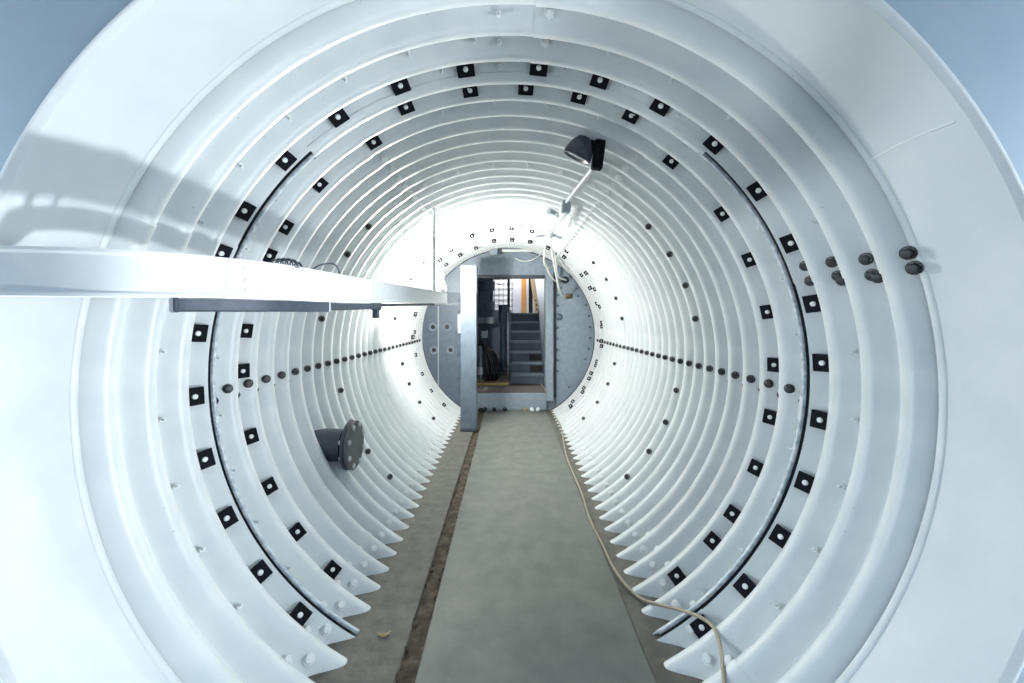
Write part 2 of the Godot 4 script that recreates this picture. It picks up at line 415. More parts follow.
	# near ring, right seam: pairs of dark bolts below the step
	for q in [[908, 253], [914, 268], [866, 259], [872, 275], [878, 277], [832, 262], [838, 276], [842, 280], [805, 266], [810, 281]]:
		var p := on_wall(q[0], q[1], 1.268)
		var a := atan2(p.y - AY, p.x)
		put("bolt", hex, M.bolt_black, w, Transform3D(wall_basis(a, 0.45), p), "black bolt head")
	# roof seams: white painted bolts
	for sd in [deg_to_rad(59.0), deg_to_rad(121.0)]:
		for k in range(5, 29):
			add_bolt(hex, M.white, w, sd, valley(k) + 0.038, 0.8)
	for k in 3:
		add_bolt(hex, M.white, w, deg_to_rad(83.8), valley(k) + 0.02, 0.6)
		add_bolt(pin, M.white, w, deg_to_rad(91.5), valley(k) + 0.02, 0.6)
	# bolts along the floor line
	for k in range(0, 27):
		for sd in [-1, 1]:
			var a := deg_to_rad(-54.0) if sd > 0 else deg_to_rad(234.0)
			if k > 0: add_bolt(hex, M.white, w, a, valley(k) + 0.03, 0.7)
			if k < 10: add_bolt(hex, M.white, w, a + 0.05 * sd, valley(k) + 0.004, 0.2)
	# ring seams: dark bolts on the flanks, white over the crown
	for k in 16:
		var deg := 11.25 + 10.5 * k
		var m: Material = M.bolt_black if (deg < 48 or deg > 132) else M.white
		add_bolt(hex, m, w, deg_to_rad(deg), valley(9) + 0.038, 0.8)
		add_bolt(hex, m, w, deg_to_rad(deg), valley(21) + 0.038, 0.8)
	for k in 4:
		for sd in [-1, 1]:
			var deg := -12.8 - 11.2 * k
			var a := deg_to_rad(deg) if sd > 0 else PI - deg_to_rad(deg)
			add_bolt(hex, M.bolt_black, w, a, valley(11) + 0.038, 0.8)
			add_bolt(hex, M.bolt_black, w, a, valley(23) + 0.038, 0.8)
	# square black bearing plates with a white bolt in the middle
	var ring_a := [[248, 213], [288, 163], [340, 120], [402, 90], [466, 72], [539, 66], [601, 77], [663, 102], [718, 140], [763, 187], [793, 242], [812, 304], [821, 363], [820, 420], [806, 483], [783, 538], [747, 588], [706, 633], [225, 255], [196, 333], [188, 397], [195, 462], [217, 523], [252, 579], [295, 621]]
	var ring_b := [[272, 257], [287, 228], [318, 183], [370, 136], [407, 110], [470, 89], [526, 86], [580, 94], [631, 116], [677, 154], [726, 211], [751, 259], [767, 312], [771, 365], [769, 417], [756, 468], [734, 515], [715, 543], [680, 580], [247, 331], [243, 371], [249, 437], [266, 488], [292, 536], [328, 575]]
	for q in ring_a: add_plate(q, valley(2) + 0.002, plate, head, w, 1.0)
	for q in ring_b:
		var dq: float = -on_wall(q[0], q[1], 1.28).z
		add_plate(q, valley(int(round((dq - CREST) / PITCH - 0.5))) + 0.008, plate, head, w, 0.94)
	# small white pins round the near rings
	for ring in [[1, 5.6], [2, 1.0], [3, 8.0], [4, 3.0]]:
		for k in range(-5, 22):
			var deg: float = ring[1] + 11.25 * k
			if deg < -50 or deg > 230: continue
			var clear := true
			for q in (ring_a if ring[0] == 2 else (ring_b if ring[0] == 4 else [])):
				if absf(angle_difference(angle_at(q[0], q[1], valley(ring[0])), deg_to_rad(deg))) < 0.06: clear = false
			if not clear: continue
			add_bolt(pin, M.white, w, deg_to_rad(deg), valley(ring[0]) + 0.012, 0.5)
	# the two far rings of smaller plates by the bulkhead
	var far := [[472, 236], [492, 230], [511.6, 228], [532, 231], [567, 251], [451, 250], [440, 260], [494, 241], [512, 240], [530, 242], [548, 248], [564, 257], [460, 255], [476, 248], [446, 264.5], [581.6, 275], [586, 273], [590, 288], [595, 289], [597, 303.5], [600, 306.5], [602, 322.5], [602, 326.5], [601.5, 341], [601.5, 346], [597, 361.5], [596, 365.5], [591, 373], [589, 378.5], [584, 388], [582.5, 392], [573, 401.5], [570.5, 406], [415.5, 314], [413, 337], [415.5, 355], [422, 374], [431, 391], [444, 405], [414, 332]]
	for q in far:
		var p := on_wall(q[0], q[1], 1.236)
		var a := atan2(p.y - AY, p.x)
		var o := put("bearing_plate", plate, M.black, w, Transform3D(wall_basis(a, 0.85).scaled_local(Vector3.ONE * 0.70), p))
		put("bolt_head", head, M.white, o, Transform3D(Basis.IDENTITY.scaled(Vector3.ONE * 1.1), Vector3(0, 0.003, 0)))
	# one ochre plug on the left flank
	var pp := on_wall(151, 439, 1.262)
	put("plug", head, M.rust, w, Transform3D(wall_basis(atan2(pp.y - AY, pp.x), 0.5).scaled_local(Vector3.ONE * 1.0), pp), "ochre plug")

func add_bolt(mesh: Mesh, m: Material, w: Node, a: float, d: float, tilt: float):
	put("bolt", mesh, m, w, Transform3D(wall_basis(a, tilt), cyl_point(a, corr_r(d) - (0.014 if mesh.get_aabb().size.x < 0.03 else 0.006), d)))
func add_plate(q: Array, d: float, plate: Mesh, head: Mesh, w: Node, s: float):
	var a := angle_at(q[0], q[1], d)
	var o := put("bearing_plate", plate, M.black, w, Transform3D(wall_basis(a, 0.50).scaled_local(Vector3(s, 1, s)), cyl_point(a, corr_r(d) - 0.039, d)), "black square bearing plate")
	put("bolt_head", head, M.white, o, Transform3D(Basis.IDENTITY, Vector3(0, 0.003, 0)))

func build_chamber():
	# the chamber the camera stands in: front wall with the round mouth, sides, roof, open back
	var fw := base("wall_front", Vector3.ZERO, "pale blue grey wall around the round tunnel mouth", "", "", "structure")
	var st := mb(); var n := 128
	var X := 2.3; var Y0 := -0.14; var Y1 := 3.0; var d := 0.953
	for i in n:
		var a0 := TAU * i / n; var a1 := TAU * (i + 1) / n
		var p0 := _rect_hit(a0, X, Y0, Y1); var p1 := _rect_hit(a1, X, Y0, Y1)
		var c0 := Vector2(cos(a0) * 1.301, AY + sin(a0) * 1.301); var c1 := Vector2(cos(a1) * 1.301, AY + sin(a1) * 1.301)
		c0.y = max(c0.y, Y0); c1.y = max(c1.y, Y0)
		for z in [[-d, 1.0], [-d - 0.12, -1.0]]:
			fquad(st, Vector3(c0.x, c0.y, z[0]), Vector3(p0.x, p0.y, z[0]), Vector3(p1.x, p1.y, z[0]), Vector3(c1.x, c1.y, z[0]), Vector3(0, 0, z[1]))
	put("face", st.commit(), M.wallblue, fw)
	put("wall_left", box_at(Vector3(-2.3, 1.4, 0.75), Vector3(0.12, 3.2, 3.6)), M.wallblue, self).set_meta("kind", "structure")
	put("wall_right", box_at(Vector3(2.3, 1.4, 0.75), Vector3(0.12, 3.2, 3.6)), M.wallblue, self).set_meta("kind", "structure")
	put("ceiling", box_at(Vector3(0, 3.0, 0.75), Vector3(4.7, 0.12, 3.6)), M.wallblue, self).set_meta("kind", "structure")
	var bw := base("wall_back", Vector3.ZERO, "", "", "", "structure")
	put("pier", box_at(Vector3(-2.0, 1.4, 2.5), Vector3(0.6, 3.2, 0.12)), M.wallblue, bw)
	put("pier", box_at(Vector3(2.0, 1.4, 2.5), Vector3(0.6, 3.2, 0.12)), M.wallblue, bw)
	put("lintel", box_at(Vector3(0, 2.75, 2.5), Vector3(3.5, 0.5, 0.12)), M.wallblue, bw)
func _rect_hit(a: float, X: float, Y0: float, Y1: float) -> Vector2:
	var c := cos(a); var s := sin(a); var t := 1e9
	if absf(c) > 1e-6: t = min(t, X / absf(c))
	if s > 1e-6: t = min(t, (Y1 - AY) / s)
	if s < -1e-6: t = min(t, (Y0 - AY) / s)
	return Vector2(c * t, AY + s * t)

func build_bulkhead():
	var b := base("wall_bulkhead", Vector3.ZERO, "blue grey steel bulkhead closing the tunnel around a doorway", "", "", "structure")
	var disc := PackedVector2Array()
	for i in 96: disc.append(Vector2(cos(TAU * i / 96) * 1.35, AY + sin(TAU * i / 96) * 1.35))
	var dl := -0.50; var dr := 0.53; var dt: float = P(0, 277, DB).y
	var hole := PackedVector2Array([Vector2(dl, -1.0), Vector2(dr, -1.0), Vector2(dr, dt), Vector2(dl, dt)])
	var res := Geometry2D.clip_polygons(disc, hole)
	var st := mb()
	for poly in res: slab_poly(st, poly, DB, DB + 0.14)
	put("frame_plate", st.commit(), M.bulkhead, b)
	# dark left leaf
	var lp := PackedVector2Array()
	for i in 33:
		var a := lerpf(deg_to_rad(150), deg_to_rad(236), i / 32.0)
		lp.append(Vector2(cos(a) * 1.245, AY + sin(a) * 1.245))
	lp.append(Vector2(-0.52, 0.05)); lp.append(Vector2(-0.52, 1.69))
	st = mb(); slab_poly(st, lp, DB - 0.03, DB); put("left_leaf", st.commit(), M.bulk_dark, b, Transform3D.IDENTITY, "dark slate steel leaf with round ports")
	# ports in the left leaf
	for q in [[433, 327], [447, 327], [434, 350], [450.5, 350]]:
		var c := P(q[0], q[1], DB - 0.03)
		var s := mb(); lathe(s, c, Vector3(0, 0, 1), [Vector2(0.03, -0.001), Vector2(0.03, 0.004), Vector2(0.05, 0.02), Vector2(0.055, 0.018), Vector2(0.06, -0.001)], 20)
		var o := put("port_ring", s.commit(), M.bulkhead, b)
		s = mb(); lathe(s, c, Vector3(0, 0, 1), [Vector2(0.032, 0.001), Vector2(0.028, 0.006), Vector2(0, 0.006)], 16)
		put("port_plug", s.commit(), M.grille, o)
	put("cover_strip", box_at(P(438.3, 340, DB - 0.045), Vector3(0.014, 1.35, 0.02), 0.003), M.galv, b, Transform3D.IDENTITY, "light vertical strip")
	# right leaf with its inner panel
	var rp := PackedVector2Array()
	for i in 41:
		var a := lerpf(deg_to_rad(-56.5), deg_to_rad(56), i / 40.0)
		rp.append(Vector2(cos(a) * 1.243, AY + sin(a) * 1.243))
	rp.append(Vector2(0.69, 2.1)); rp.append(Vector2(0.69, 0.04))
	st = mb(); slab_poly(st, rp, DB - 0.02, DB); put("right_leaf", st.commit(), M.bulkhead, b)
	var ip := PackedVector2Array([Vector2(0.76, 0.42), Vector2(0.96, 0.42), Vector2(1.04, 0.62), Vector2(1.12, 1.0), Vector2(1.11, 1.42), Vector2(1.06, 1.6), Vector2(0.76, 1.6)])
	st = mb(); slab_poly(st, ip, DB - 0.028, DB - 0.018); put("inner_panel", st.commit(), M.bulkhead, b)
	var up := PackedVector2Array([Vector2(0.70, 1.64), Vector2(1.02, 1.64), Vector2(0.985, 1.84), Vector2(0.70, 1.84)])
	st = mb(); slab_poly(st, up, DB - 0.032, DB - 0.018); put("patch_plate", st.commit(), M.bulkhead, b)
	up = PackedVector2Array([Vector2(0.70, 1.86), Vector2(0.955, 1.86), Vector2(0.86, 1.98), Vector2(0.70, 2.06)])
	st = mb(); slab_poly(st, up, DB - 0.032, DB - 0.018); put("patch_plate", st.commit(), M.bulkhead, b)
	var h1 := mb(); lathe(h1, P(565, 280, DB - 0.03), Vector3(0, 0, 1), [Vector2(0.065, -0.004), Vector2(0.05, 0.006), Vector2(0, 0.006)], 9); put("dark_opening", h1.commit(), M.grille, b)
	put("dark_opening", box_at(P(569, 296, DB - 0.034), Vector3(0.10, 0.075, 0.012), 0.003), M.brown_board, b)
	var kn := mb(); lathe(kn, P(559, 317, DB - 0.02), Vector3(0, 0, 1), [Vector2(0.05, 0), Vector2(0.05, 0.02), Vector2(0.03, 0.05), Vector2(0, 0.055)], 14); put("knob", kn.commit(), M.bulk_dark, b)
	var rb := mb(); lathe(rb, Vector3.ZERO, Vector3(0, 0, 1), [Vector2(0.017, 0), Vector2(0.017, 0.012), Vector2(0.012, 0.018), Vector2(0, 0.02)], 8); var rv: ArrayMesh = rb.commit()
	var riv := [[590, 327], [590, 338], [588.6, 349], [585, 359], [569, 387], [586, 305], [589, 316], [571, 277], [576.6, 288.6], [578, 296], [561, 288], [562, 294]]
	for i in 9: riv.append([557.8, 284 + i * 10.9])
	for q in riv: put("rivet", rv, M.bulk_dark, b, Transform3D(Basis.IDENTITY, P(q[0], q[1], DB - 0.03)))
	for i in 9: put("rivet", rv, M.bulk_dark, b, Transform3D(Basis.IDENTITY, P(459.0, 300 + i * 11.0, DB - 0.042)))
	# door frame: posts, lintel and sill
	put("door_post", box_at(Vector3(0.585, 1.1, -DB + 0.05), Vector3(0.115, 1.92, 0.12), 0.008), M.bulkhead, b)
	put("hinge_channel", box_at(Vector3(0.665, 1.08, -DB + 0.02), Vector3(0.035, 1.8, 0.07), 0.004), M.slate, b)
	put("door_post", box_at(Vector3(-0.53, 1.1, -DB + 0.03), Vector3(0.07, 1.9, 0.08), 0.008), M.bulkhead, b)
	put("lintel", box_at(Vector3(0.02, dt + 0.0, -DB + 0.01), Vector3(1.06, 0.05, 0.06), 0.006), M.slate, b)
	put("sill", box_at(Vector3(0.02, 0.115, -DB + 0.02), Vector3(1.06, 0.235, 0.10), 0.01), M.bulkhead, b, Transform3D.IDENTITY, "pale worn sill")
	put("ring_trim", _ring_mesh(1.236, 1.262, DB - 0.035, DB + 0.01), M.slate, b)
	# ledge over the door
	put("ledge", box_at(P(521, 249, DB - 0.05), Vector3(0.62, 0.05, 0.06), 0.008), M.bulkhead, b)
	# rubble on the sill edge
	for q in [[481, 405, M.rubber], [485, 404.5, M.grille], [494, 404, M.rubber], [505, 405, M.rubber], [532, 404.5, M.white], [538, 404.8, M.white], [525, 405.5, M.straw]]:
		var s := mb(); box(s, Vector3.ZERO, Vector3(rng.randf_range(0.04, 0.08), rng.randf_range(0.03, 0.05), 0.05), 0.012, Basis(Vector3(0.3, 1, 0.2).normalized(), rng.randf() * 2.0))
		var o := put("debris_lump", s.commit(), q[2], self, Transform3D(Basis.IDENTITY, Vector3((q[0] - VX) / F * 5.9, 0.02, -5.9)))
		tag(o, "dark crumbled lump lying at the foot of the bulkhead sill" if q[2] != M.white and q[2] != M.straw else "pale crumbled lump lying at the foot of the bulkhead sill", "debris", "crumbled lumps along the sill")
func _ring_mesh(r0: float, r1: float, d0: float, d1: float) -> ArrayMesh:
	var st := mb(); tube_in(st, [Vector2(d0, r1), Vector2(d0, r0), Vector2(d1, r0)], 0, TAU, 96, false); return st.commit()

func build_stair_room():
	var fy := HC - 1.09
	var room := base("wall_stair_room", Vector3.ZERO, "", "", "", "structure")
	put("side_wall", box_at(Vector3(-1.45, 1.5, -7.9), Vector3(0.1, 3.4, 3.6)), M.room_wall, room)
	put("side_wall", box_at(Vector3(1.0, 1.5, -7.9), Vector3(0.1, 3.4, 3.6)), M.room_wall, room)
	put("end_wall", box_at(Vector3(-0.2, 1.5, -9.75), Vector3(2.6, 3.4, 0.1)), M.upper_wall, room)
	put("roof", box_at(Vector3(-0.2, 3.15, -7.9), Vector3(2.6, 0.1, 3.8)), M.room_wall, room)
	put("header", box_at(Vector3(-0.2, 2.7, -6.2), Vector3(2.6, 0.9, 0.08)), M.room_wall, room)
	put("header", box_at(Vector3(-1.05, 1.0, -6.22), Vector3(0.9, 3.0, 0.06)), M.room_wall, room)
	put("header", box_at(Vector3(0.85, 1.0, -6.22), Vector3(0.3, 3.0, 0.06)), M.room_wall, room)
	put("room_floor", box_at(Vector3(-0.2, fy - 0.1, -7.9), Vector3(2.6, 0.2, 3.6)), M.room_floor, room)
	# wall behind the pipes, below the upper room
	put("partition", box_at(Vector3(-0.72, 0.85, -8.12), Vector3(1.4, 1.25, 0.1)), M.room_wall, room)
	put("partition", box_at(Vector3(-0.85, 2.3, -8.12), Vector3(1.1, 1.65, 0.1)), M.room_wall, room)
	# blockwork on the left of the opening
	for r in 4:
		for c in (2 if r % 2 else 3):
			put("block", box_mesh(Vector3(0.19, 0.185, 0.06), 0.006), M.room_wall if (r + c) % 3 else M.stair, room, Transform3D(Basis.IDENTITY, Vector3(-0.76 + c * 0.2 + (0.1 if r % 2 else 0.0), 1.55 + r * 0.195, -8.02)))
	put("ledge", box_at(P(485, 320.5, 7.6), Vector3(0.34, 0.13, 0.2), 0.01), M.stair_edge, room)
	# staircase
	var s := base("staircase", Vector3(0, fy, -6.85), "dark blue steel staircase rising beyond the bulkhead doorway", "staircase")
	for i in 7:
		var y := 0.17 * (i + 1); var z := -0.2 * i
		var dep := 0.24 if i < 6 else 1.6
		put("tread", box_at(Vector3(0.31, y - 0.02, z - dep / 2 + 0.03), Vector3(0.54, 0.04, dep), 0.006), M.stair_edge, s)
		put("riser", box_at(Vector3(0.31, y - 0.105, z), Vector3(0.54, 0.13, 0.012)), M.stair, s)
		if i == 1 or i == 2:
			put("vent_grille", box_at(Vector3(0.47, y - 0.105, z + 0.012), Vector3(0.2, 0.105, 0.014), 0.002), M.grille, s, Transform3D.IDENTITY, "black vent grille")
	put("stringer", box_at(Vector3(0.025, 0.45, -0.6), Vector3(0.05, 1.5, 0.04), 0.005, Basis(Vector3(1, 0, 0), 0.0)), M.stair_edge, s)
	var sp := mb()
	var poly := [Vector2(0.05, -0.2), Vector2(0.05, 0.1), Vector2(-1.25, 1.25), Vector2(-1.25, 0.9)]
	for sx in [0.035, 0.575]:
		var a := []
		for q in poly: a.append(Vector3(sx, max(q.y, 0.0), q.x))
		fquad(sp, a[0], a[1], a[2], a[3], Vector3(-1, 0, 0))
		var e := []
		for q in poly: e.append(Vector3(sx + 0.015, max(q.y, 0.0), q.x))
		fquad(sp, e[0], e[1], e[2], e[3], Vector3(1, 0, 0))
		for k in 4: fquad(sp, a[k], a[(k + 1) % 4], e[(k + 1) % 4], e[k], Vector3(0, 0, 1))
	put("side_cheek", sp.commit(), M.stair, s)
	# post and rail of the landing
	var rl := base("landing_railing", Vector3(0.005, 1.423, -8.08), "dark square post with a top bar in front of the meshed window", "railing")
	put("post", box_at(Vector3(0, 0.55, 0), Vector3(0.045, 1.1, 0.045), 0.004), M.slate, rl)
	put("bar", box_at(Vector3(-0.17, 0.66, 0), Vector3(0.34, 0.035, 0.03), 0.004), M.slate, rl)
	put("post", box_at(Vector3(-0.335, 0.55, 0), Vector3(0.035, 1.1, 0.035), 0.004), M.slate, rl)
	# upper room beyond the landing
	var mw := base("mesh_screen", Vector3(-0.12, 1.44, -9.6), "white panel behind dark wire mesh beyond the landing", "screen")
	put("panel", box_at(Vector3(0, 0.42, -0.02), Vector3(0.46, 0.84, 0.02)), M.upper_wall, mw)
	for i in 5: put("wire", box_at(Vector3(-0.2 + i * 0.1, 0.42, 0.0), Vector3(0.009, 0.84, 0.009)), M.slate, mw)
	for i in 7: put("wire", box_at(Vector3(0, 0.06 + i * 0.125, 0.006), Vector3(0.46, 0.009, 0.009)), M.slate, mw)
	tag(put("wall_panel", box_at(Vector3(0.21, 1.903, -9.62), Vector3(0.24, 0.96, 0.04), 0.004), M.grey_panel, self), "light grey ribbed panel between the mesh screen and the orange board", "panel")
	tag(put("timber_post", box_at(Vector3(0.345, 1.903, -9.3), Vector3(0.11, 0.96, 0.09), 0.005), M.orange_wood, self), "orange brown timber post standing on the landing", "post")
	tag(put("door_stop", box_at(Vector3(0.43, 1.903, -9.3), Vector3(0.04, 0.96, 0.06), 0.004), M.upper_wall, self), "narrow white upright beside the orange timber post", "trim")
	tag(put("dark_board", box_at(Vector3(0.50, 1.903, -9.34), Vector3(0.09, 0.96, 0.03), 0.004), M.rubber, self), "black upright board between white trim and leaning plank", "board")
	var lp := base("leaning_plank", Vector3(0.63, 1.42, -9.1), "pale wooden plank with dark holes leaning beside the black board", "plank")
	var lb := Basis(Vector3(0, 0, 1), 0.13)
	put("plank", box_at(lb * Vector3(0, 0.46, 0), Vector3(0.10, 0.94, 0.03), 0.004, lb), M.pale_wood, lp)
	for i in 3: put("hole", box_at(lb * Vector3(0.005, 0.09 + 0.1 * i, 0.014), Vector3(0.028, 0.034, 0.008), 0.002, lb), M.rubber, lp)
	# pipework
	var vp := base("vertical_pipe", Vector3(-0.095, 0.40, -7.2), "dark blue vertical pipe with a wide top socket beside the staircase", "pipe")
	var st := mb(); lathe(st, Vector3.ZERO, Vector3.UP, [Vector2(0, -0.02), Vector2(0.035, -0.015), Vector2(0.052, 0.03), Vector2(0.052, 0.84)], 20, true); put("body", st.commit(), M.pipe_blue, vp)
	st = mb(); lathe(st, Vector3(0, 0.82, 0), Vector3.UP, [Vector2(0.05, 0), Vector2(0.076, 0.0), Vector2(0.076, 0.30), Vector2(0.082, 0.305), Vector2(0.082, 0.325), Vector2(0.06, 0.325), Vector2(0.06, 0.2), Vector2(0, 0.2)], 20); put("socket", st.commit(), M.pipe_blue, vp)
	st = mb(); box(st, Vector3(0, 0.5, -0.45), Vector3(0.05, 0.04, 0.82), 0.004); put("bracket", st.commit(), M.slate, vp)
	var gb := base("gauge_box", P(484.5, 336, 7.5), "small pale grey instrument box on thin legs left of the vertical pipe", "box")
	put("case", box_at(Vector3(0, 0.03, 0), Vector3(0.12, 0.13, 0.07), 0.008), M.galv, gb)
	put("cap", box_at(Vector3(0, 0.12, 0), Vector3(0.08, 0.05, 0.06), 0.006), M.slate, gb)
	for x in [-0.05, 0.05]: put("leg", rod_mesh(Vector3(x, -0.04, 0), Vector3(x, -0.86, 0), 0.012, 8), M.slate, gb)
	var gp := base("riser_pipe", Vector3(-0.47, fy, -6.9), "grey riser pipe with a white union standing inside the doorway", "pipe")
	put("body", rod_mesh(Vector3.ZERO, Vector3(0, 0.62, 0), 0.032, 14), M.grey_box, gp)
	put("union", rod_mesh(Vector3(0, 0.15, 0), Vector3(0, 0.27, 0), 0.045, 8), M.upper_wall, gp)
	put("foot_flange", rod_mesh(Vector3.ZERO, Vector3(0, 0.05, 0), 0.065, 12), M.straw, gp)
	for i in 4:
		var x0 := -0.46 + 0.05 * i
		tag(put("hose", hose([Vector3(x0, fy + 0.7 - 0.08 * i, -7.15), Vector3(x0 + 0.06, fy + 0.5, -7.1), Vector3(x0 + 0.1 + 0.02 * i, fy + 0.25, -7.02), Vector3(x0 + 0.1, fy + 0.06, -7.0), Vector3(x0 - 0.04, fy + 0.035, -7.05 - 0.04 * i)], 0.026, 10), M.rubber, self), "black rubber hose drooping to the floor inside the doorway", "hose", "black hoses behind the riser pipe")
	tag(put("cabinet", box_at(Vector3(-0.62, fy + 0.3, -7.75), Vector3(0.2, 0.6, 0.2), 0.01), M.rubber, self), "black cabinet on the floor behind the drooping hoses", "cabinet")
	tag(put("floor_board", box_at(Vector3(-0.33, fy + 0.02, -6.85), Vector3(0.68, 0.04, 0.16), 0.004), M.brown_board, self), "brown wooden board on the floor behind the yellow batten", "board")
	tag(put("batten", box_at(Vector3(-0.33, fy + 0.018, -6.72), Vector3(0.66, 0.036, 0.05), 0.004), M.yellow, self), "pale yellow wooden batten across the doorway floor", "batten")
	# lamp of the upper room: a ceiling panel that lights landing and stairs
	var ul := base("ceiling_panel_light", Vector3(0.1, 3.08, -9.0), "white ceiling panel light over the landing", "light")
	put("diffuser", box_at(Vector3.ZERO, Vector3(0.6, 0.03, 0.6), 0.004), M.lit_cool, ul)
	var al := AreaLight3D.new(); al.name = "panel_light"; al.area_size = Vector2(0.6, 0.6); al.light_energy = 6.0; al.light_color = Color(1.0, 0.98, 0.95); al.area_range = 20.0; al.shadow_enabled = true
	ul.add_child(al); al.position = Vector3(0, -0.03, 0); al.rotation.x = -PI / 2

func beam_curve() -> Array:
	# plan of the monorail: (x, distance, height of its underside above the camera)
	var c := [[-2.15, 0.67, 0.0386], [-1.6, 0.672, 0.0386], [-1.15, 0.69, 0.0386], [-0.892, 0.728, 0.0386], [-0.745, 0.76, 0.0386], [-0.675, 0.81, 0.0395], [-0.635, 0.86, 0.041], [-0.60, 0.915, 0.0415], [-0.557, 1.03, 0.0435], [-0.533, 1.31, 0.0486], [-0.535, 2.08, 0.0755], [-0.535, 2.8, 0.10], [-0.535, 3.5, 0.122]]
	var out := []
	for q in c: out.append(Vector3(q[0], HC + q[2], -q[1]))
	return spline(out, 8)
func sweep(c: Array, poly: Array, i0 := 0, i1 := -1) -> ArrayMesh:
	# poly: closed outline (side, up), swept along the curve
	if i1 < 0: i1 = c.size() - 1
	var st := mb(); var rows := []; var sides := []
	for i in range(i0, i1 + 1):
		var t: Vector3 = (c[min(i + 1, c.size() - 1)] - c[max(i - 1, 0)]); t.y = 0; t = t.normalized()
		var s := t.cross(Vector3.UP).normalized(); sides.append(s)
		var row := []
		for q in poly: row.append(c[i] + s * q.x + Vector3.UP * q.y)
		rows.append(row)
	var n := poly.size(); var area := 0.0
	for k in n: area += poly[k].cross(poly[(k + 1) % n])
	for i in rows.size() - 1:
		for k in n:
			var e: Vector2 = poly[(k + 1) % n] - poly[k]; var nv := Vector2(e.y, -e.x).normalized() * (1.0 if area > 0 else -1.0)
			var n0: Vector3 = sides[i] * nv.x + Vector3.UP * nv.y; var n1: Vector3 = sides[i + 1] * nv.x + Vector3.UP * nv.y
			quad(st, rows[i][k], rows[i][(k + 1) % n], rows[i + 1][(k + 1) % n], rows[i + 1][k], n0, n0, n1, n1)
	var pv := PackedVector2Array(poly); var idx := Geometry2D.triangulate_polygon(pv)
	for e in [[0, -1.0], [rows.size() - 1, 1.0]]:
		var nn: Vector3 = Vector3.UP.cross(sides[e[0]]) * e[1]
		for i in range(0, idx.size(), 3):
			tri(st, rows[e[0]][idx[i]], rows[e[0]][idx[i + 1]], rows[e[0]][idx[i + 2]], nn, nn, nn)
	return st.commit()

